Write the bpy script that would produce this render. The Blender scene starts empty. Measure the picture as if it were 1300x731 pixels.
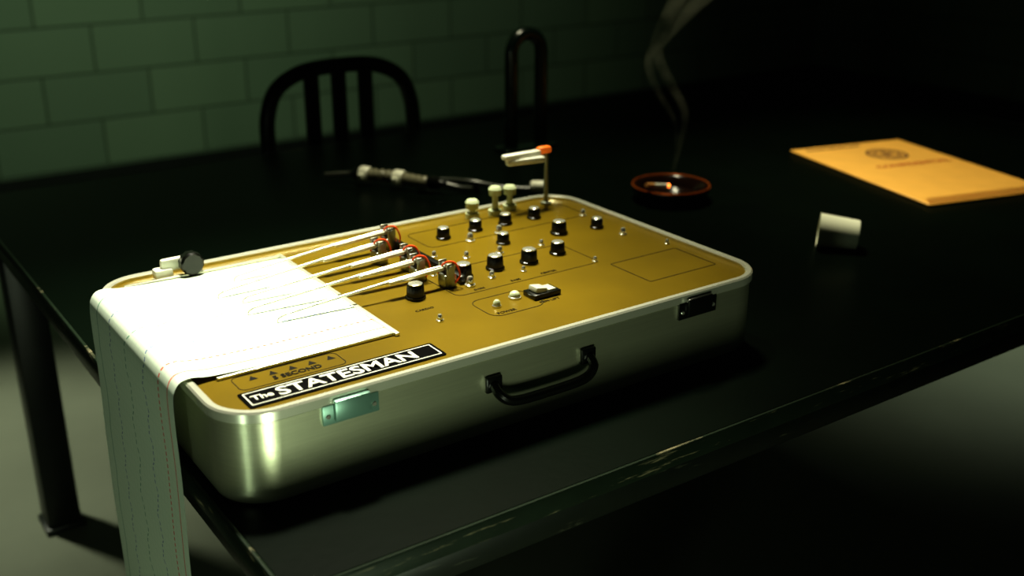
import bpy, bmesh, math, random
from mathutils import Vector, Matrix
random.seed(4)
scene = bpy.context.scene
COL = scene.collection
try:
    scene.view_settings.view_transform = 'Standard'
    scene.view_settings.look = 'Medium High Contrast'
except Exception:
    pass

# ------------------------------------------------------------ materials
def mat(name, color, rough=0.5, metal=0.0, noise=0.0, nscale=30, bump=0.0, bscale=200, spec=0.5, emis=None, estr=0, coat=0, stretch=(1,1,1)):
    m = bpy.data.materials.new(name); m.use_nodes = True
    nt = m.node_tree; b = nt.nodes['Principled BSDF']
    b.inputs['Base Color'].default_value = (*color, 1)
    b.inputs['Roughness'].default_value = rough
    b.inputs['Metallic'].default_value = metal
    b.inputs['Specular IOR Level'].default_value = spec
    b.inputs['Coat Weight'].default_value = coat
    if emis:
        b.inputs['Emission Color'].default_value = (*emis, 1)
        b.inputs['Emission Strength'].default_value = estr
    tc = nt.nodes.new('ShaderNodeTexCoord')
    mp = nt.nodes.new('ShaderNodeMapping'); mp.inputs['Scale'].default_value = stretch
    nt.links.new(tc.outputs['Object'], mp.inputs['Vector'])
    n = nt.nodes.new('ShaderNodeTexNoise'); n.inputs['Scale'].default_value = nscale; n.inputs['Detail'].default_value = 5
    nt.links.new(mp.outputs[0], n.inputs['Vector'])
    r = nt.nodes.new('ShaderNodeMix'); r.data_type = 'RGBA'
    k = noise
    r.inputs['A'].default_value = (*[c*(1-k) for c in color], 1)
    r.inputs['B'].default_value = (*[min(1, c*(1+k)) for c in color], 1)
    nt.links.new(n.outputs['Fac'], r.inputs['Factor'])
    nt.links.new(r.outputs['Result'], b.inputs['Base Color'])
    if bump:
        n2 = nt.nodes.new('ShaderNodeTexNoise'); n2.inputs['Scale'].default_value = bscale
        nt.links.new(mp.outputs[0], n2.inputs['Vector'])
        bp = nt.nodes.new('ShaderNodeBump'); bp.inputs['Strength'].default_value = bump; bp.inputs['Distance'].default_value = 0.002
        nt.links.new(n2.outputs['Fac'], bp.inputs['Height']); nt.links.new(bp.outputs[0], b.inputs['Normal'])
    return m

def worn(name, base, wear, scale=14, lo=0.60, hi=0.66, stretch=(1,1,1), rough=0.35):
    m = mat(name, base, rough, 0.2, 0.3, 30)
    nt = m.node_tree; b = nt.nodes['Principled BSDF']
    src = b.inputs['Base Color'].links[0].from_socket
    tc = nt.nodes.new('ShaderNodeTexCoord'); mp = nt.nodes.new('ShaderNodeMapping'); mp.inputs['Scale'].default_value = stretch
    nt.links.new(tc.outputs['Object'], mp.inputs[0])
    n = nt.nodes.new('ShaderNodeTexNoise'); n.inputs['Scale'].default_value = scale; n.inputs['Detail'].default_value = 8; n.inputs['Roughness'].default_value = 0.7
    nt.links.new(mp.outputs[0], n.inputs['Vector'])
    mr = nt.nodes.new('ShaderNodeMapRange'); mr.inputs['From Min'].default_value = lo; mr.inputs['From Max'].default_value = hi
    nt.links.new(n.outputs['Fac'], mr.inputs[0])
    mx = nt.nodes.new('ShaderNodeMix'); mx.data_type = 'RGBA'
    nt.links.new(mr.outputs[0], mx.inputs['Factor']); nt.links.new(src, mx.inputs['A']); mx.inputs['B'].default_value = (*wear, 1)
    nt.links.new(mx.outputs['Result'], b.inputs['Base Color'])
    return m

M_table = mat('table_black_paint', (0.0012,0.0034,0.0016), 0.34, 0, 0.5, 6, 0.06, 90, spec=0.07)
M_tedge = mat('table_leg_paint', (0.006,0.009,0.006), 0.4, 0, 0.9, 25, spec=0.4)
M_trim = worn('table_edge_worn', (0.014,0.024,0.014), (0.34,0.30,0.18), 26, 0.59, 0.70, (0.4,1,5), 0.3)
M_alu = mat('case_aluminium', (0.60,0.62,0.44), 0.30, 0.8, 0.12, 12, 0.12, 60, stretch=(1,1,30))
M_rim = mat('rim_polished', (0.88,0.89,0.72), 0.25, 0.7, 0.05, 20)
M_panel = mat('panel_olive_gold', (0.180,0.118,0.0035), 0.30, 0.35, 0.38, 7)
M_line = mat('panel_print_black', (0.006,0.005,0.002), 0.6, spec=0.1)
M_blk = mat('bakelite_black', (0.005,0.006,0.004), 0.25)
M_chr = mat('chrome', (0.85,0.85,0.72), 0.18, 0.8)
M_steel = mat('dull_steel', (0.30,0.32,0.26), 0.35, 0.9)
M_pen = mat('pen_steel', (0.90,0.89,0.72), 0.25, 0.4)
M_white = mat('white_enamel', (0.80,0.80,0.66), 0.35)
M_lamp = mat('milky_lens', (0.50,0.56,0.35), 0.25)
M_red = mat('red_wire', (0.75,0.08,0.01), 0.4)
M_orange = mat('orange_plastic_glow', (0.95,0.20,0.02), 0.35, emis=(1,0.2,0.02), estr=0.25)  # slight glow put into the plastic, the tip is no light source
M_teal = mat('latch_teal_steel', (0.20,0.35,0.29), 0.35, 0.5)
M_plate = mat('plate_black', (0.002,0.002,0.002), 0.7, spec=0.03)
M_letter = mat('letter_white', (0.70,0.70,0.60), 0.7, spec=0.1)
M_chair = mat('chair_black_metal', (0.004,0.006,0.004), 0.35, 0.2)
M_bar = mat('cuff_bar_black', (0.004,0.010,0.006), 0.20, 0.0, spec=0.7)
M_env = mat('manila_orange', (0.80,0.42,0.070), 0.6, 0, 0.12, 18, 0.1, 120)
M_env2 = mat('manila_flap', (0.70,0.36,0.055), 0.65, 0, 0.10, 18)
M_ink = mat('envelope_print', (0.13,0.045,0.010), 0.7)
M_ink2 = mat('envelope_print_red', (0.50,0.13,0.02), 0.7)
M_cup = mat('cup_paper', (0.90,0.91,0.72), 0.55, 0, 0.04, 10)
M_ash = mat('ashtray_amber_glass', (0.010,0.004,0.002), 0.15, 0, 0.2, 10, spec=0.6)
M_ashrim = mat('ashtray_rim_highlight', (0.45,0.10,0.012), 0.18, 0.6)  # orange highlight on the ashtray rim, put in as colour
M_cig = mat('cigarette_paper', (0.8,0.78,0.66), 0.7)
M_filt = mat('cigarette_filter', (0.60,0.28,0.08), 0.7, 0, 0.3, 300)
M_ember = mat('cigarette_ember', (0.5,0.1,0.02), 0.8, emis=(1,0.22,0.03), estr=6)
M_rub = mat('rubber_tube', (0.03,0.034,0.026), 0.35)
M_tube = mat('grey_bellows', (0.20,0.19,0.13), 0.3)
M_base = mat('baseboard_dark', (0.003,0.005,0.003), 0.6)
M_floor = mat('floor_concrete', (0.20,0.215,0.16), 0.6, 0, 0.25, 3, 0.2, 60, spec=0.2)

# wall: painted concrete block
def wall_mat(axis):
    m = bpy.data.materials.new('painted_block_'+axis); m.use_nodes = True
    nt = m.node_tree; b = nt.nodes['Principled BSDF']; b.inputs['Roughness'].default_value = 0.6
    tc = nt.nodes.new('ShaderNodeTexCoord'); s = nt.nodes.new('ShaderNodeSeparateXYZ'); c = nt.nodes.new('ShaderNodeCombineXYZ')
    nt.links.new(tc.outputs['Object'], s.inputs[0])
    ax = nt.nodes.new('ShaderNodeMath'); ax.operation='ADD'; ax.inputs[1].default_value = 0.105 + 4.2
    az = nt.nodes.new('ShaderNodeMath'); az.operation='ADD'; az.inputs[1].default_value = -0.026 + 3.8
    nt.links.new(s.outputs[axis], ax.inputs[0]); nt.links.new(s.outputs['Z'], az.inputs[0])
    nt.links.new(ax.outputs[0], c.inputs[0]); nt.links.new(az.outputs[0], c.inputs[1])
    br = nt.nodes.new('ShaderNodeTexBrick')
    br.inputs['Scale'].default_value = 1; br.inputs['Brick Width'].default_value = 0.42; br.inputs['Row Height'].default_value = 0.19
    br.inputs['Mortar Size'].default_value = 0.006; br.inputs['Mortar Smooth'].default_value = 0.5
    br.inputs['Color1'].default_value = (0.15,0.195,0.14,1); br.inputs['Color2'].default_value = (0.18,0.23,0.16,1)
    br.inputs['Mortar'].default_value = (0.075,0.10,0.065,1)
    nt.links.new(c.outputs[0], br.inputs['Vector']); nt.links.new(br.outputs['Color'], b.inputs['Base Color'])
    bp = nt.nodes.new('ShaderNodeBump'); bp.invert = True; bp.inputs['Strength'].default_value = 0.5; bp.inputs['Distance'].default_value = 0.006
    nt.links.new(br.outputs['Fac'], bp.inputs['Height']); nt.links.new(bp.outputs[0], b.inputs['Normal'])
    return m

def paper_mat():
    m = bpy.data.materials.new('chart_paper'); m.use_nodes = True
    nt = m.node_tree; b = nt.nodes['Principled BSDF']; b.inputs['Roughness'].default_value = 0.6
    uv = nt.nodes.new('ShaderNodeUVMap'); uv.uv_map = 'UVMap'
    s = nt.nodes.new('ShaderNodeSeparateXYZ'); nt.links.new(uv.outputs[0], s.inputs[0])
    def M(op, a, bb=None, cc=None):
        n = nt.nodes.new('ShaderNodeMath'); n.operation = op
        for i, x in enumerate((a, bb, cc)):
            if x is None: continue
            if isinstance(x, (int, float)): n.inputs[i].default_value = x
            else: nt.links.new(x, n.inputs[i])
        return n.outputs[0]
    L, W = s.outputs[0], s.outputs[1]       # metres along / across
    gx = M('LESS_THAN', M('FRACT', M('DIVIDE', L, 0.0125)), 0.07)
    gy = M('LESS_THAN', M('FRACT', M('DIVIDE', W, 0.0125)), 0.09)
    grid = M('MULTIPLY', M('MAXIMUM', gx, gy), 0.25)
    def mixc(fac, A, B):
        r = nt.nodes.new('ShaderNodeMix'); r.data_type = 'RGBA'
        nt.links.new(fac, r.inputs['Factor'])
        if isinstance(A, tuple): r.inputs['A'].default_value = (*A, 1)
        else: nt.links.new(A, r.inputs['A'])
        r.inputs['B'].default_value = (*B, 1)
        return r.outputs['Result']
    col = mixc(grid, (0.66,0.76,0.62), (0.40,0.56,0.44))
    def trace(col, w0, amp, fr, c, th=0.0010, dash=None, k0=0.75):
        y = M('ADD', M('MULTIPLY', M('SINE', M('MULTIPLY', L, fr)), amp), M('ADD', M('MULTIPLY', M('SINE', M('MULTIPLY', L, fr*2.7)), amp*0.4), w0))
        k = M('LESS_THAN', M('ABSOLUTE', M('SUBTRACT', W, y)), th)
        if dash: k = M('MULTIPLY', k, M('LESS_THAN', M('FRACT', M('DIVIDE', L, dash)), 0.6))
        return mixc(M('MULTIPLY', k, k0), col, c)
    col = trace(col, 0.050, 0.0005, 30, (0.70,0.05,0.02), 0.0016, 0.008, 0.9)
    col = trace(col, 0.020, 0.0002, 30, (0.70,0.05,0.02), 0.0012, None, 0.9)
    col = trace(col, 0.105, 0.004, 110, (0.03,0.10,0.35), 0.0014, 0.008)
    col = trace(col, 0.170, 0.005, 70, (0.01,0.22,0.12), 0.0014, 0.010)
    col = trace(col, 0.235, 0.003, 150, (0.03,0.10,0.30), 0.0014, 0.008)
    col = trace(col, 0.290, 0.002, 60, (0.01,0.22,0.12), 0.0012)
    nt.links.new(col, b.inputs['Base Color'])
    return m
M_paper = paper_mat()

# ------------------------------------------------------------ mesh helpers
def mk(name, bm, m, parent=None, loc=(0,0,0), smooth=True, rotz=0, angle=35):
    me = bpy.data.meshes.new(name); bmesh.ops.recalc_face_normals(bm, faces=bm.faces)
    bm.to_mesh(me); bm.free()
    if isinstance(m, (list, tuple)):
        for x in m: me.materials.append(x)
    else: me.materials.append(m)
    if smooth:
        me.polygons.foreach_set('use_smooth', [True]*len(me.polygons))
        try: me.set_sharp_from_angle(angle=math.radians(angle))
        except Exception: pass
    o = bpy.data.objects.new(name, me); COL.objects.link(o)
    o.location = loc; o.rotation_euler = (0,0,rotz)
    if parent: o.parent = parent
    return o

def empty(name, loc, label, cat, rotz=0, group=None):
    e = bpy.data.objects.new(name, None); COL.objects.link(e); e.location = loc; e.rotation_euler = (0,0,rotz)
    e.empty_display_size = 0.05
    e['label'] = label; e['category'] = cat
    if group: e['group'] = group
    return e

def box(bm, x0,x1,y0,y1,z0,z1, bev=0.0, seg=2, M=None):
    r = bmesh.ops.create_cube(bm, size=1)
    vs = r['verts']
    for v in vs:
        v.co = Vector(((x0+x1)/2+v.co.x*(x1-x0), (y0+y1)/2+v.co.y*(y1-y0), (z0+z1)/2+v.co.z*(z1-z0)))
    es = list({e for v in vs for e in v.link_edges})
    allv = vs
    if bev:
        rr = bmesh.ops.bevel(bm, geom=es, offset=bev, segments=seg, affect='EDGES', profile=0.5)
        allv = list({v for f in rr['faces'] for v in f.verts} | {v for v in vs if v.is_valid})
    if M is not None:
        for v in allv: v.co = M @ v.co

def lathe(bm, prof, seg=32, M=None, flute=0, famp=0):
    rings = []
    for (r, z) in prof:
        if r < 1e-6:
            v = bm.verts.new((0,0,z)); rings.append([v])
        else:
            ring = []
            for i in range(seg):
                a = 2*math.pi*i/seg
                rr = r*(1 - famp*(0.5+0.5*math.cos(flute*a))) if flute else r
                ring.append(bm.verts.new((rr*math.cos(a), rr*math.sin(a), z)))
            rings.append(ring)
    for A, B in zip(rings[:-1], rings[1:]):
        for i in range(seg):
            j = (i+1) % seg
            if len(A) == 1 and len(B) == 1: continue
            if len(A) == 1: bm.faces.new((A[0], B[i], B[j]))
            elif len(B) == 1: bm.faces.new((A[i], A[j], B[0]))
            else: bm.faces.new((A[i], A[j], B[j], B[i]))
    if M is not None:
        for ring in rings:
            for v in ring: v.co = M @ v.co

def rrect(x0,x1,y0,y1,r,n=10):
    pts = []
    for cx, cy, a0 in ((x1-r,y1-r,0),(x0+r,y1-r,90),(x0+r,y0+r,180),(x1-r,y0+r,270)):
        for i in range(n+1):
            a = math.radians(a0+90*i/n); pts.append((cx+r*math.cos(a), cy+r*math.sin(a)))
    return pts

def rloft(bm, x0,x1,y0,y1,r, levels, cap0=False, cap1=False, n=10, closed=False):
    rings = []
    for off, z in levels:
        rr = max(r-off, 0.0008)
        rings.append([bm.verts.new((x,y,z)) for x,y in rrect(x0+off,x1-off,y0+off,y1-off,rr,n)])
    prs = list(zip(rings[:-1], rings[1:]))
    if closed: prs.append((rings[-1], rings[0]))
    for A,B in prs:
        k = len(A)
        for i in range(k):
            j = (i+1) % k; bm.faces.new((A[i],A[j],B[j],B[i]))
    if cap0: bm.faces.new(rings[0][::-1])
    if cap1: bm.faces.new(rings[-1])

def catmull(pts, k=8):
    P = [Vector(p) for p in pts]; out = []
    for i in range(len(P)-1):
        p0 = P[max(i-1,0)]; p1 = P[i]; p2 = P[i+1]; p3 = P[min(i+2,len(P)-1)]
        for s in range(k):
            t = s/k
            out.append(0.5*((2*p1)+(-p0+p2)*t+(2*p0-5*p1+4*p2-p3)*t*t+(-p0+3*p1-3*p2+p3)*t**3))
    out.append(P[-1]); return out

def tube(bm, pts, r, seg=10, sm=True, cap=True, rib=None, flat=None):
    P = catmull(pts) if sm else [Vector(p) for p in pts]
    n = len(P); rings = []
    up = Vector((0,0,1)); prev = None
    for i, p in enumerate(P):
        t = (P[min(i+1,n-1)]-P[max(i-1,0)]).normalized()
        if prev is None:
            a = up if abs(t.dot(up)) < 0.9 else Vector((1,0,0))
            nx = t.cross(a).normalized()
        else:
            nx = (prev - t*prev.dot(t)).normalized()
        prev = nx; ny = t.cross(nx)
        rad = r(i/(n-1)) if callable(r) else r
        if rib: rad *= 1 + (0.18 if i % 2 else -0.16)
        rings.append([bm.verts.new(p + nx*rad*math.cos(2*math.pi*k/seg) + ny*rad*math.sin(2*math.pi*k/seg)) for k in range(seg)])
    for A,B in zip(rings[:-1], rings[1:]):
        for i in range(seg):
            j = (i+1) % seg; bm.faces.new((A[i],A[j],B[j],B[i]))
    if cap: bm.faces.new(rings[0][::-1]); bm.faces.new(rings[-1])

def text(name, s, size, m, parent, loc, rot=(0,0,0), off=0.0, ext=0.0003, align='LEFT', sx=1.0):
    c = bpy.data.curves.new(name+'_c', 'FONT'); c.body = s; c.size = size; c.offset = off; c.extrude = ext
    c.align_x = align; c.resolution_u = 3
    o = bpy.data.objects.new(name+'_t', c); COL.objects.link(o)
    bpy.context.view_layer.update()
    me = bpy.data.meshes.new_from_object(o.evaluated_get(bpy.context.evaluated_depsgraph_get()))
    bpy.data.objects.remove(o); me.materials.clear(); me.materials.append(m)
    q = bpy.data.objects.new(name, me); COL.objects.link(q); q.parent = parent; q.location = loc; q.rotation_euler = rot; q.scale = (sx,1,1)
    return q

# ------------------------------------------------------------ room
def slab(name, x0,x1,y0,y1,z0,z1,m):
    bm = bmesh.new(); box(bm,x0,x1,y0,y1,z0,z1)
    o = mk(name,bm,m,smooth=False); o['kind'] = 'structure'; return o
slab('floor',-2.5,5.6,-2.0,4.7,-0.1,0,M_floor)
slab('wall_back',-2.5,5.6,4.6,4.7,0,3.0,wall_mat('X'))
slab('wall_right',5.5,5.6,-2.0,4.6,0,3.0,wall_mat('Y'))
slab('baseboard_back',-2.5,5.5,4.585,4.6,0,0.21,M_base)
slab('baseboard_right',5.485,5.5,-2.0,4.585,0,0.21,M_base)

# ------------------------------------------------------------ table
TZ = 0.75
tb = empty('interrogation_table',(1.495,1.585,0),'large black painted metal interrogation table with worn edges','table')
tx, ty = 1.19, 0.785
bm = bmesh.new(); rloft(bm,-tx+0.004,tx-0.004,-ty+0.004,ty-0.004,0.02,[(0.003,TZ-0.022),(0,TZ-0.019),(0,TZ-0.003),(0.002,TZ-0.001)],True,True,4)
mk('table_top',bm,M_table,tb)
bm = bmesh.new(); rloft(bm,-tx,tx,-ty,ty,0.02,[(0.004,TZ-0.026),(0.0,TZ-0.024),(0,TZ-0.0022),(0.0012,TZ-0.0005),(0.0040,TZ-0.0005),(0.0055,TZ-0.0015),(0.006,TZ-0.026)],n=5,closed=True)
mk('edge_trim',bm,M_trim,tb)
bm = bmesh.new()
i = 0.010
box(bm,-tx+i,tx-i,-ty+i,-ty+i+0.02,TZ-0.062,TZ-0.022,0.003); box(bm,-tx+i,tx-i,ty-i-0.02,ty-i,TZ-0.062,TZ-0.022,0.003)
box(bm,-tx+i,-tx+i+0.02,-ty+i+0.02,ty-i-0.02,TZ-0.062,TZ-0.022,0.003); box(bm,tx-i-0.02,tx-i,-ty+i+0.02,ty-i-0.02,TZ-0.062,TZ-0.022,0.003)
mk('apron',bm,worn('apron_worn',(0.007,0.011,0.007),(0.08,0.085,0.055),22,0.62,0.74,(0.5,1,3)),tb)
lp = None
for sx in (-1,1):
    for sy in (-1,1):
        if lp is None:
            bm = bmesh.new(); box(bm,-0.035,0.035,-0.035,0.035,0.012,TZ-0.022,0.005)
            box(bm,-0.042,0.042,-0.042,0.042,0,0.014,0.003)
            lp = mk('leg',bm,M_tedge,tb); q = lp
        else:
            q = lp.copy(); COL.objects.link(q); q.parent = tb
        q.location = (sx*(tx-0.068), sy*(ty-0.068), 0)

# ------------------------------------------------------------ polygraph
X0,X1,Y0,Y1 = 0.316,1.082,0.948,1.423
H = 0.110
pg = empty('polygraph_machine',(X0,Y0,TZ),'analog polygraph in a rounded aluminium case with chart paper','polygraph')
W, D = X1-X0, Y1-Y0
PZ = H-0.005   # panel level
R = 0.056
bm = bmesh.new(); rloft(bm,0,W,0,D,R,[(0.009,0.0),(0.003,0.002),(0.0005,0.007),(0,0.012),(0,H-0.014),(0.004,H-0.012)],True,False,14)
mk('case_body',bm,M_alu,pg)
bm = bmesh.new(); rloft(bm,0,W,0,D,R,[(0.003,H-0.013),(-0.003,H-0.012),(-0.003,H-0.002),(-0.001,H),(0.005,H),(0.007,H-0.002),(0.007,H-0.013)],n=14,closed=True)
mk('case_rim',bm,M_rim,pg)
bm = bmesh.new(); rloft(bm,0,W,0,D,R,[(0.0065,PZ-0.006),(0.0065,PZ)],True,True,14)
mk('control_panel',bm,M_panel,pg)
L = lambda x,y: (x-X0, y-Y0)

# chart paper
py0, py1 = L(0,1.058)[1], L(0,1.380)[1]
prof = [(0.246,PZ+0.0015),(0.20,PZ+0.002),(0.10,PZ+0.0025),(0.03,PZ+0.005),(0.008,H+0.0035),(-0.002,H+0.0035),(-0.009,H+0.001),(-0.0145,H-0.006),(-0.0175,H-0.018),
        (-0.0185,H-0.05),(-0.0185,H-0.12),(-0.0215,H-0.25),(-0.021,H-0.40),(-0.024,H-0.55),(-0.021,H-0.70)]
pp = catmull([(x,0,z) for x,z in prof],5)
bm = bmesh.new(); uvl = bm.loops.layers.uv.new('UVMap'); dist=[0]
for a,b in zip(pp[:-1],pp[1:]): dist.append(dist[-1]+(b-a).length)
NC = 12; grid=[]
for p,dd in zip(pp,dist):
    row=[]
    for j in range(NC+1):
        w = j/NC; hang = max(0,dd-0.50)
        row.append(bm.verts.new((p.x+0.004*min(1,hang*4)*math.sin(w*5+hang*6), py0+(py1-py0)*w, p.z)))
    grid.append(row)
for i_ in range(len(grid)-1):
    for j in range(NC):
        f = bm.faces.new((grid[i_][j],grid[i_+1][j],grid[i_+1][j+1],grid[i_][j+1]))
        for lp_, (ii,jj) in zip(f.loops, ((i_,j),(i_+1,j),(i_+1,j+1),(i_,j+1))):
            lp_[uvl].uv = (dist[ii], (py1-py0)*jj/NC)
pa = mk('chart_paper',bm,M_paper,pg)
pa['label'] = 'white gridded chart paper hanging over the case side'
# paper edge guides
bm = bmesh.new()
box(bm,0.246,0.252,py0-0.01,py1+0.01,PZ,PZ+0.0045,0.001)
box(bm,0.03,0.246,py1+0.002,py1+0.008,PZ,PZ+0.005,0.001)
box(bm,0.03,0.246,py0-0.006,py0-0.002,PZ,PZ+0.004,0.001)
mk('paper_guide',bm,M_rim,pg)
# paper roller bracket and knob
x,y = L(0.420,1.402)
bm = bmesh.new(); box(bm,x-0.030,x-0.005,y-0.010,y+0.008,PZ,PZ+0.014,0.004); box(bm,x-0.020,x+0.012,y-0.006,y+0.004,PZ+0.008,PZ+0.026,0.004)
br = mk('roller_bracket',bm,M_white,pg)
bm = bmesh.new(); lathe(bm,[(0,0),(0.015,0),(0.0165,0.003),(0.0165,0.014),(0.014,0.017),(0,0.017)],24,Matrix.Translation((x+0.018,y-0.006,PZ+0.018))@Matrix.Rotation(math.radians(90),4,'X'),12,0.06)
mk('roller_knob',bm,M_blk,pg)

# name plate
x,y = L(0.350,0.970)
bm = bmesh.new(); rloft(bm,x,x+0.235,y,y+0.038,0.003,[(0,PZ),(0,PZ+0.0012),(0.0005,PZ+0.0015)],True,True,3)
npz = PZ+0.0015
npl = mk('name_plate',bm,M_plate,pg)
bm = bmesh.new(); rloft(bm,x+0.004,x+0.231,y+0.004,y+0.034,0.001,[(0,npz),(0,npz+0.0003),(0.0015,npz+0.0003),(0.0015,npz)],n=2,closed=True)
mk('plate_border',bm,M_letter,npl)
text('plate_lettering','The',0.015,M_letter,npl,(x+0.009,y+0.014,npz+0.0003),off=0.0003)
text('plate_lettering','STATESMAN',0.028,M_letter,npl,(x+0.037,y+0.0095,npz+0.0003),off=0.0005,sx=1.09)
# 5 second marker
x,y = L(0.368,1.020)
bm = bmesh.new()
rloft(bm,x-0.010,x+0.115,y-0.006,y+0.030,0.008,[(0,PZ),(0,PZ+0.0004),(0.0008,PZ+0.0004),(0.0008,PZ)],n=5,closed=True)
for k in range(5):
    cx = x+0.012+k*0.023; cy=y+0.014
    vs=[bm.verts.new((cx+a,cy+b,PZ+0.0004)) for a,b in ((-0.005,0),(0.005,0),(0.0,0.010))]; bm.faces.new(vs)
mk('second_markers',bm,M_line,pg,smooth=False)
text('marker_lettering','5 SECOND',0.012,M_line,pg,(x+0.03,y+0.001,PZ+0.0004),off=0.0002)

# knobs
kb=None; kc=None
def knob(wx,wy,s=1.0):
    global kb,kc
    x,y=L(wx,wy)
    if kb is None:
        bm=bmesh.new(); lathe(bm,[(0,0),(0.0135,0),(0.0135,0.003),(0.0118,0.004),(0.0112,0.017),(0.0100,0.019),(0,0.019)],48,None,16,0.07)
        kb=mk('knob',bm,M_blk,pg,angle=30)
        bm=bmesh.new(); lathe(bm,[(0,0.0188),(0.0094,0.0188),(0.0094,0.0200),(0.0085,0.0206),(0,0.0206)],28); box(bm,-0.0006,0.0006,0.002,0.0085,0.0204,0.0210)
        kc=mk('knob_cap',bm,M_chr,kb); a,b=kb,kc
    else:
        a=kb.copy(); COL.objects.link(a); b=kc.copy(); COL.objects.link(b); b.parent=a; a.parent=pg
    a.location=(x,y,PZ); a.scale=(s,s,s); a.rotation_euler=(0,0,random.uniform(-1.5,1.5))
for p in ((0.644,1.143),(0.735,1.172),(0.789,1.176),(0.842,1.170),(0.898,1.178,.9),(0.80,1.33,.85),(0.86,1.335,.85),(0.915,1.335,.85),(0.97,1.335,.85),(0.955,1.25,1.0),(1.02,1.24,.8),(0.86,1.26,.8)):
    knob(*p)
# small chrome screws / sockets
sc=None
for wx,wy,s in ((0.725,1.140,1.2),(0.765,1.148,0.9),(0.815,1.145,.7),(0.705,1.20,.8),(0.83,1.225,1.0),(0.78,1.235,.9),(0.88,1.30,1.2),(0.745,1.265,.8),(0.825,1.295,1.2),(0.90,1.22,.8),(1.04,1.30,1.0),(1.03,1.19,1),(0.63,1.06,.8),(0.92,1.12,.7),(1.055,1.12,.7)):
    x,y=L(wx,wy)
    if sc is None:
        bm=bmesh.new(); lathe(bm,[(0,0),(0.006,0),(0.006,0.002),(0.004,0.003),(0.0038,0.009),(0.0025,0.011),(0,0.0115)],16)
        sc=mk('terminal_post',bm,M_chr,pg); q=sc
    else: q=sc.copy(); COL.objects.link(q); q.parent=pg
    q.location=(x,y,PZ); q.scale=(s,s,s)
# indicator lamps
for n_,(wx,wy,s) in enumerate(((0.7486,1.071,1.0),(0.7127,1.059,0.7))):
    x,y=L(wx,wy)
    bm=bmesh.new(); lathe(bm,[(0,0),(0.0085*s,0),(0.0085*s,0.002),(0.007*s,0.003)],20); b=mk('lamp_ring',bm,M_chr,pg,(x,y,PZ))
    bm=bmesh.new(); lathe(bm,[(0.007*s,0.0),(0.007*s,0.004),(0.006*s,0.007),(0.0035*s,0.009),(0,0.0096)],20); mk('lamp_lens',bm,M_lamp,b)
# printed outlines
def outline(x0,x1,y0,y1,r=0.01,t=0.0009):
    a,b=L(x0,y0); c,d=L(x1,y1)
    bm=bmesh.new(); rloft(bm,a,c,b,d,r,[(0,PZ-0.0002),(0,PZ+0.0004),(t,PZ+0.0004),(t,PZ-0.0002)],n=5,closed=True)
    mk('panel_outline',bm,M_line,pg)
outline(0.690,0.772,1.030,1.092,0.016)
outline(0.930,1.052,1.015,1.100,0.003,0.0012)
outline(0.69,0.925,1.115,1.210,0.012)
outline(0.76,1.05,1.30,1.375,0.012)
for s,wx,wy,sz in (('POWER',0.70,1.036,0.008),('PEN LIFT',0.765,1.036,0.008),('GAIN',0.72,1.121,0.007),('BASE',0.779,1.121,0.007),('CENTER',0.828,1.121,0.007),('CARDIO',0.62,1.10,0.007)):
    x,y=L(wx,wy); text('panel_lettering',s,sz,M_line,pg,(x,y,PZ+0.0002))
# rocker switch
x,y=L(0.784,1.060)
bm=bmesh.new(); box(bm,x-0.021,x+0.021,y-0.013,y+0.013,PZ,PZ+0.007,0.001); sw=mk('rocker_switch',bm,M_blk,pg)
bm=bmesh.new(); box(bm,-0.016,0.001,-0.009,0.009,0,0.007,0.001,M=Matrix.Translation((x,y,PZ+0.005))@Matrix.Rotation(math.radians(10),4,'Y'))
box(bm,0.004,0.016,-0.009,0.009,0,0.004,0.001,M=Matrix.Translation((x,y,PZ+0.005)))
mk('switch_lever',bm,mat('switch_grey',(0.50,0.51,0.40),0.3),sw)

# recording pens
first=None
for wy,dl in ((1.158,0.0),(1.200,-0.02),(1.243,-0.01),(1.290,-0.03),(1.335,0.01)):
    x,y=L(0.700,wy)
    if first is None:
        bm=bmesh.new()
        tube(bm,[(0,0,0.026),(-0.03,0,0.027),(-0.20,0.002,0.0125),(-0.232,0.002,0.008),(-0.236,0.002,0.0005)],lambda t:0.0024*(1-t)+0.0005,8)
        box(bm,-0.085,-0.005,-0.0045,0.0045,0.0235,0.0285,0.001,M=Matrix.Rotation(math.radians(-3),4,'Y'))
        pen=mk('recording_pen',bm,M_pen,pg)
        bm=bmesh.new(); box(bm,-0.008,0.010,-0.010,0.010,0,0.018,0.002); box(bm,-0.006,0.006,-0.012,-0.009,0.0,0.034,0.001); box(bm,-0.006,0.006,0.009,0.012,0.0,0.034,0.001)
        lathe(bm,[(0,-0.014),(0.0045,-0.014),(0.0045,0.014),(0,0.014)],14,Matrix.Translation((0,0,0.027))@Matrix.Rotation(math.radians(90),4,'X'))
        piv=mk('pen_pivot',bm,M_steel,pen)
        bm=bmesh.new(); tube(bm,[(0.004,-0.008,0.002),(0.012,-0.014,0.016),(0.006,-0.012,0.034),(-0.004,-0.004,0.034),(-0.010,0.004,0.020),(0.002,0.014,0.012),(0.016,0.012,0.001)],0.0013,6)
        wr=mk('pen_wire',bm,M_red,pen); trio=(pen,piv,wr)
    else:
        trio=[o.copy() for o in first]
        for o in trio: COL.objects.link(o)
        trio[0].parent=pg; trio[1].parent=trio[0]; trio[2].parent=trio[0]
    if first is None: first=trio
    trio[0].location=(x+dl,y,PZ); trio[0].rotation_euler=(0,0,random.uniform(-0.03,0.05))
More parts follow.
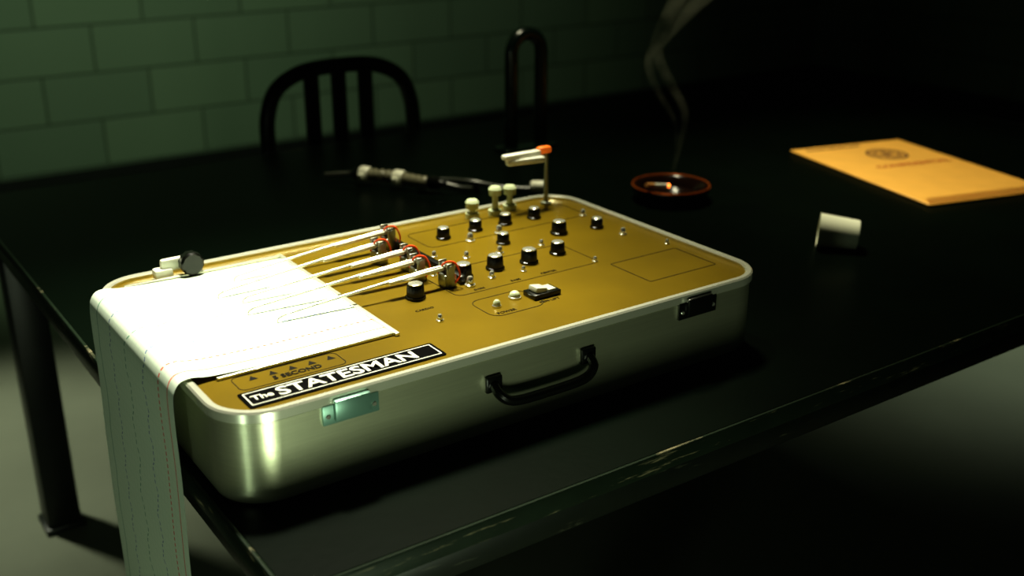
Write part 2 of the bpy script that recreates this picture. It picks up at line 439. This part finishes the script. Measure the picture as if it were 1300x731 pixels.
# pen carriage bar
bm=bmesh.new(); box(bm,L(0.716,0)[0],L(0.726,0)[0],L(0,1.15)[1],L(0,1.36)[1],PZ,PZ+0.012,0.002); mk('pen_carriage',bm,M_blk,pg)

# arm on post with orange tip
x,y=L(1.03,1.385)
bm=bmesh.new(); lathe(bm,[(0,0),(0.009,0),(0.009,0.004),(0.004,0.006),(0.004,0.086),(0.006,0.087),(0.006,0.096),(0,0.097)],16)
ps=mk('arm_post',bm,M_steel,pg,(x,y,PZ))
bm=bmesh.new(); box(bm,-0.085,-0.015,-0.008,0.006,0.0855,0.094,0.003); box(bm,-0.078,-0.012,-0.022,-0.009,0.076,0.086,0.003,M=Matrix.Rotation(math.radians(-10),4,'Z'))
mk('pressure_arm',bm,M_white,ps)
bm=bmesh.new(); box(bm,-0.018,0.007,-0.007,0.006,0.086,0.098,0.004); mk('arm_tip',bm,M_orange,ps)
# pump post cluster
for wx,wy,h in ((0.93,1.385,0.046),(0.965,1.395,0.040),(0.89,1.39,0.030)):
    x,y=L(wx,wy)
    bm=bmesh.new(); lathe(bm,[(0,0),(0.011,0),(0.011,0.008),(0.005,0.010),(0.005,h-0.016),(0.010,h-0.014),(0.011,h-0.004),(0.008,h),(0,h)],20)
    mk('vent_valve',bm,M_lamp,pg,(x,y,PZ))
# latches
def latch(wx,m,lab):
    x=wx-X0
    bm=bmesh.new(); box(bm,x-0.033,x+0.033,-0.0045,0.001,H-0.034,H-0.011,0.0012); la=mk('latch',bm,m,pg); la['label']=lab
    bm=bmesh.new(); box(bm,x-0.021,x+0.021,-0.010,-0.003,H-0.030,H-0.006,0.002)
    tg=mk('latch_tongue',bm,m,la)
    bm=bmesh.new(); lathe(bm,[(0,0),(0.003,0),(0.0022,0.0012),(0,0.0014)],10,Matrix.Translation((x-0.027,-0.0045,H-0.024))@Matrix.Rotation(math.radians(90),4,'X'))
    r1=mk('latch_rivet',bm,M_chr,la); r2=r1.copy(); COL.objects.link(r2); r2.parent=la; r2.location=(0.054,0,0)
latch(0.450,M_teal,'pale teal steel latch'); latch(0.950,M_blk,'dark steel latch')
# carrying handle
bm=bmesh.new(); hx=0.70-X0
tube(bm,[(hx-0.07,-0.004,0.066),(hx-0.068,-0.016,0.056),(hx-0.05,-0.020,0.046),(hx,-0.020,0.044),(hx+0.05,-0.020,0.046),(hx+0.068,-0.016,0.056),(hx+0.07,-0.004,0.066)],0.006,10)
box(bm,hx-0.080,hx-0.058,-0.006,0.001,0.056,0.076,0.002); box(bm,hx+0.058,hx+0.080,-0.006,0.001,0.056,0.076,0.002)
mk('carrying_handle',bm,M_blk,pg)

# ------------------------------------------------------------ cuff bar
cb=empty('handcuff_bar',(1.480,2.072,TZ),'tall black steel handcuff loop bolted upright on the table','restraint bar')
bm=bmesh.new(); hw=0.042; hh=0.266; pts=[(-hw,0,0.004),(-hw,0,hh-hw)]
for k in range(1,16): 
    a=math.pi-math.pi*k/16; pts.append((hw*math.cos(a),0,hh-hw+hw*math.sin(a)))
pts+=[(hw,0,hh-hw),(hw,0,0.004)]
tube(bm,pts,0.0155,16,sm=False); mk('steel_loop',bm,M_bar,cb)
bm=bmesh.new(); rloft(bm,-0.075,0.075,-0.03,0.03,0.01,[(0,0),(0,0.005),(0.001,0.006)],True,True,4)
for sx in (-0.066,0.066): lathe(bm,[(0,0.006),(0.006,0.006),(0.006,0.009),(0,0.010)],6,Matrix.Translation((sx,0,0)))
mk('base_plate',bm,M_bar,cb)

# ------------------------------------------------------------ chair
ch=empty('metal_chair',(1.230,2.52,0),'black metal side chair with arched slatted back, behind the table','chair')
cw=0.207
def yb(z): return 0.05*(z-0.45)/0.5 if z>0.45 else 0.06*(0.45-z)
bm=bmesh.new()
prof=[(-cw+0.004,0.40),(-cw,0.45),(-cw-0.002,0.60),(-cw,0.74),(-cw+0.006,0.80),(-cw+0.030,0.855),(-cw+0.080,0.888),(-0.06,0.902),(0.06,0.902),(cw-0.08,0.888),(cw-0.030,0.855),(cw-0.006,0.80),(cw,0.74),(cw+0.002,0.60),(cw,0.45),(cw-0.004,0.40)]
tube(bm,[(-cw+0.004,0.06,0.0),(-cw+0.004,0.03,0.22)]+[(x,yb(z)*0.4,z) for x,z in prof]+[(cw-0.004,0.03,0.22),(cw-0.004,0.06,0.0)],0.0195,12)
mk('back_frame',bm,M_chair,ch)
sl=None
for x in (-0.083,-0.008,0.067):
    if sl is None:
        bm=bmesh.new(); box(bm,-0.020,0.020,-0.006,0.006,0.445,0.895,0.003); sl=mk('back_slat',bm,M_chair,ch); q=sl
    else: q=sl.copy(); COL.objects.link(q); q.parent=ch
    q.location=(x,0.008,0)
bm=bmesh.new(); rloft(bm,-0.205,0.205,-0.41,0.0,0.05,[(0.006,0.43),(0,0.435),(0,0.448),(0.006,0.454),(0.03,0.450)],True,True,8); mk('seat',bm,M_chair,ch)
for sx in (-1,1):
    bm=bmesh.new(); tube(bm,[(sx*0.19,-0.385,0.435),(sx*0.195,-0.395,0.2),(sx*0.20,-0.41,0.0)],0.0135,12); mk('front_leg',bm,M_chair,ch)
for z in (0.15,0.27):
    for sx in (-1,1):
        bm=bmesh.new(); tube(bm,[(sx*0.197,-0.40,z),(sx*0.199,0.03,z)],0.008,8,sm=False); mk('stretcher',bm,M_chair,ch)

# ------------------------------------------------------------ envelope
ev=empty('manila_envelope',(2.055,1.420,TZ),'orange manila envelope with printed seal lying on the table','envelope',rotz=math.radians(-14))
bm=bmesh.new(); rloft(bm,-0.155,0.155,-0.24,0.235,0.004,[(0.001,0.0),(0,0.001),(0,0.003),(0.002,0.0045)],True,True,3)
mk('envelope_body',bm,M_env,ev)
bm=bmesh.new()
vs=[bm.verts.new(p) for p in ((-0.153,-0.238,0.0048),(0.153,-0.238,0.0048),(0.135,-0.205,0.0052),(-0.135,-0.205,0.0052))]; bm.faces.new(vs)
bmesh.ops.solidify(bm,geom=bm.faces[:],thickness=0.0006); mk('envelope_flap',bm,M_env2,ev,smooth=False)
bm=bmesh.new()
def ring(cx,cy,r0,r1,z=0.0050,n=36):
    A=[bm.verts.new((cx+r0*math.cos(2*math.pi*i/n),cy+r0*math.sin(2*math.pi*i/n),z)) for i in range(n)]
    B=[bm.verts.new((cx+r1*math.cos(2*math.pi*i/n),cy+r1*math.sin(2*math.pi*i/n),z)) for i in range(n)]
    for i in range(n): j=(i+1)%n; bm.faces.new((A[i],A[j],B[j],B[i]))
ring(0.03,0.120,0.041,0.048); ring(0.03,0.120,0.025,0.029)
st=[]
for k in range(10):
    a=math.pi/2+k*math.pi/5; r=0.022 if k%2==0 else 0.009; st.append(bm.verts.new((0.03+r*math.cos(a),0.120+r*math.sin(a),0.005)))
bm.faces.new(st)
for k in range(24):
    a=2*math.pi*k/24; c,s=math.cos(a),math.sin(a)
    q=[bm.verts.new((0.03+r*c-t*s,0.120+r*s+t*c,0.005)) for r,t in ((0.031,-0.0018),(0.038,-0.0018),(0.038,0.0018),(0.031,0.0018))]; bm.faces.new(q)
mk('printed_seal',bm,M_ink,ev,smooth=False)
text('envelope_lettering','CONFIDENTIAL',0.028,M_ink2,ev,(0.03,0.020,0.0048),align='CENTER',off=0.0006)
text('envelope_lettering','POLICE DEPARTMENT',0.015,M_ink,ev,(-0.05,0.205,0.0048),align='CENTER',off=0.0005)

# ------------------------------------------------------------ paper cup lying on its side
cu=empty('paper_cup',(1.500,1.165,TZ),'small white paper cup lying on its side','cup',rotz=math.radians(-50))
bm=bmesh.new(); r0,r1,l=0.0255,0.0295,0.068
Mt=Matrix.Translation((-0.033,0,r1+0.0005))@Matrix.Rotation(math.radians(90)+math.atan((r1-r0)/l),4,'Y')
lathe(bm,[(0,l-0.003),(r0-0.003,l-0.003),(r0-0.002,l),(r0,l-0.001),(r1,0.002),(r1+0.001,0.0),(r1-0.001,0),(r0-0.0015,l-0.006),(0,l-0.006)],36,Mt)
mk('cup_wall',bm,M_cup,cu,angle=30)

# ------------------------------------------------------------ ashtray, cigarette, smoke
AX,AY=1.468,1.556
at=empty('ashtray',(AX,AY,TZ),'round dark amber glass ashtray holding a lit cigarette','ashtray')
bm=bmesh.new(); lathe(bm,[(0,0),(0.064,0),(0.070,0.004),(0.078,0.022),(0.079,0.027),(0.075,0.030),(0.066,0.030),(0.062,0.027),(0.054,0.010),(0.045,0.007),(0,0.007)],48); mk('ashtray_bowl',bm,M_ash,at)
bm=bmesh.new(); tube(bm,[(0.0765*math.cos(2*math.pi*i/40),0.0765*math.sin(2*math.pi*i/40),0.0295) for i in range(41)],0.0022,8,sm=False,cap=False); mk('ashtray_rim',bm,M_ashrim,at)
cg=empty('cigarette',(AX-0.011,AY,TZ+0.029),'lit white cigarette with orange filter resting in the ashtray','cigarette',rotz=math.radians(15))
def seg(name,x0,x1,r,m):
    bm=bmesh.new(); lathe(bm,[(0,x0),(r,x0),(r,x1),(0,x1)],14,Matrix.Rotation(math.radians(90+13),4,'Y')); mk(name,bm,m,cg)
seg('filter',-0.075,-0.050,0.0042,M_filt); seg('paper_tube',-0.050,0.0,0.004,M_cig); seg('ember',0.0,0.006,0.0039,M_ember)
sm=bpy.data.materials.new('smoke'); sm.use_nodes=True; nt=sm.node_tree; nt.nodes.remove(nt.nodes['Principled BSDF'])
vs=nt.nodes.new('ShaderNodeVolumeScatter'); vs.inputs['Color'].default_value=(0.85,0.88,0.65,1); vs.inputs['Anisotropy'].default_value=0.2
nn=nt.nodes.new('ShaderNodeTexNoise'); nn.inputs['Scale'].default_value=14; nn.inputs['Detail'].default_value=3
mr=nt.nodes.new('ShaderNodeMapRange'); mr.inputs['From Min'].default_value=0.33; mr.inputs['From Max'].default_value=0.7; mr.inputs['To Min'].default_value=0; mr.inputs['To Max'].default_value=5.5
tc=nt.nodes.new('ShaderNodeTexCoord'); nt.links.new(tc.outputs['Object'],nn.inputs['Vector']); nt.links.new(nn.outputs['Fac'],mr.inputs[0]); nt.links.new(mr.outputs[0],vs.inputs['Density'])
nt.links.new(vs.outputs[0],nt.nodes['Material Output'].inputs['Volume'])
bm=bmesh.new(); k=0.00160
def sp(l): return [(0.821*a*k+0.01*math.sin(h*0.03),-0.571*a*k+0.01*math.cos(h*0.05),h*k*1.06) for a,h in l]
tube(bm,sp([(4,2),(2,40),(6,80),(-4,115),(-20,150),(-16,185),(2,220),(12,255),(16,300),(24,340)]),lambda t:0.004+0.022*t,12)
tube(bm,sp([(0,34),(-8,70),(-22,110),(-26,140),(-12,170),(14,200),(40,225),(46,260),(50,320)]),lambda t:0.003+0.022*t,12)
s_=mk('cigarette_smoke',bm,sm); s_.location=(AX,AY,TZ+0.04)
s_['label']='thin wavering smoke rising from the lit cigarette'; s_['category']='smoke'; s_['kind']='stuff'

# ------------------------------------------------------------ respiration bellows sensor behind the machine
pn=empty('respiration_sensor',(1.055,1.945,TZ+0.002),'short corrugated grey-brown breathing sensor with pale clamps and coiled dark hose','sensor',rotz=math.radians(-58))
bm=bmesh.new(); n=20; tube(bm,[(-0.07+0.15*i/n,0.006*math.sin(i/n*5),0.018) for i in range(n+1)],0.0125,14,sm=False,rib=True); mk('bellows_tube',bm,M_tube,pn,angle=60)
for sx,mm in ((-1,M_blk),(1,M_blk)):
    bm=bmesh.new(); lathe(bm,[(0,0),(0.013,0),(0.014,0.004),(0.014,0.020),(0.010,0.024),(0.006,0.030),(0.006,0.042),(0,0.042)],20,Matrix.Translation((0.005+sx*0.075,0,0.018))@Matrix.Rotation(math.radians(90*sx),4,'Y')); mk('end_fitting',bm,mm,pn)
for cx_ in (-0.070,0.010):
    bm=bmesh.new(); lathe(bm,[(0,-0.011),(0.0155,-0.011),(0.0175,-0.008),(0.0175,0.008),(0.0155,0.011),(0,0.011)],20,Matrix.Translation((cx_,0.002,0.018))@Matrix.Rotation(math.radians(90),4,'Y')); box(bm,cx_-0.006,cx_+0.006,-0.024,-0.010,0.010,0.024,0.002)
    mk('clamp_ring',bm,M_white,pn)
bm=bmesh.new(); tube(bm,[(-0.10,0,0.018),(-0.13,-0.008,0.014),(-0.16,-0.012,0.010)],0.006,8); mk('connector_rod',bm,M_steel,pn)
# hose that loops beside the bellows and runs to the case
bm=bmesh.new(); tube(bm,[(0.12,0,0.018),(0.15,0.012,0.010),(0.17,0.045,0.006),(0.13,0.075,0.006),(0.06,0.060,0.006),(0.04,0.030,0.006),(0.09,0.030,0.014),(0.16,0.030,0.020),(0.22,0.055,0.008),(0.28,0.075,0.006)],0.0055,10); mk('air_hose',bm,M_rub,pn)
bm=bmesh.new(); lathe(bm,[(0,0),(0.010,0),(0.012,0.004),(0.012,0.026),(0.008,0.030),(0,0.030)],18,Matrix.Translation((0.275,0.073,0.012))@Matrix.Rotation(math.radians(20),4,'Z')@Matrix.Rotation(math.radians(90),4,'Y')); mk('hose_plug',bm,M_white,pn)

# ------------------------------------------------------------ lights
def look(o,t): o.rotation_euler=(Vector(t)-o.location).to_track_quat('-Z','Y').to_euler()
def area(loc,t,size,e,c,sy=None,spread=None):
    l=bpy.data.lights.new('added_fill','AREA'); l.energy=e; l.size=size; l.color=c
    if sy: l.shape='RECTANGLE'; l.size_y=sy
    if spread: l.spread=math.radians(spread)
    o=bpy.data.objects.new('fill_area_light',l); COL.objects.link(o); o.location=loc; look(o,t); return o
def spot(loc,t,e,c,ang,blend=0.8,r=0.1):
    l=bpy.data.lights.new('spot','SPOT'); l.energy=e; l.color=c; l.spot_size=math.radians(ang); l.spot_blend=blend; l.shadow_soft_size=r
    o=bpy.data.objects.new('spot_light',l); COL.objects.link(o); o.location=loc; look(o,t); return o
spot((0.75,1.75,2.75),(0.50,1.26,0.85),430,(1.0,0.98,0.78),38,0.9,0.12)
spot((1.4,1.9,2.75),(1.15,1.42,0.8),140,(1.0,0.96,0.66),60,0.9,0.12)
spot((2.0,2.2,2.75),(2.1,1.4,0.75),130,(1.0,0.95,0.66),38,0.9,0.12)
area((-0.9,0.1,0.55),(0.35,1.05,0.80),0.12,3.2,(0.80,1.0,0.72),1.0)  # added tall strip, only there for the sheen on the case corner
area((0.20,-0.5,0.40),(0.34,0.95,0.80),0.4,2.2,(0.85,1.0,0.70),None,80)  # added low fill to brighten the metal front of the case
spot((0.3,3.0,2.7),(0.9,4.6,0.75),95,(0.72,1.0,0.64),66,1.0,0.3)
spot((2.2,3.0,2.8),(2.5,4.6,0.9),42,(0.74,1.0,0.66),75,1.0,0.3)
spot((4.8,2.0,2.5),(3.35,1.85,0.0),190,(0.88,1.0,0.75),38,0.9,0.2)
spot((-0.2,3.4,2.2),(0.32,2.65,0.0),170,(0.95,1.0,0.78),38,0.9,0.1)
w=bpy.data.worlds.new('world'); scene.world=w; w.use_nodes=True
w.node_tree.nodes['Background'].inputs[0].default_value=(0.25,0.40,0.25,1); w.node_tree.nodes['Background'].inputs[1].default_value=0.006

# ------------------------------------------------------------ camera
cd=bpy.data.cameras.new('camera'); cam=bpy.data.objects.new('camera',cd); COL.objects.link(cam)
cam.location=(0,0,1.37); cam.rotation_euler=(math.radians(69),0,math.radians(-34.8))
cd.sensor_width=36; cd.lens=36*1390/1300
cd.dof.use_dof=True; cd.dof.focus_distance=1.32; cd.dof.aperture_fstop=3.1
scene.camera=cam
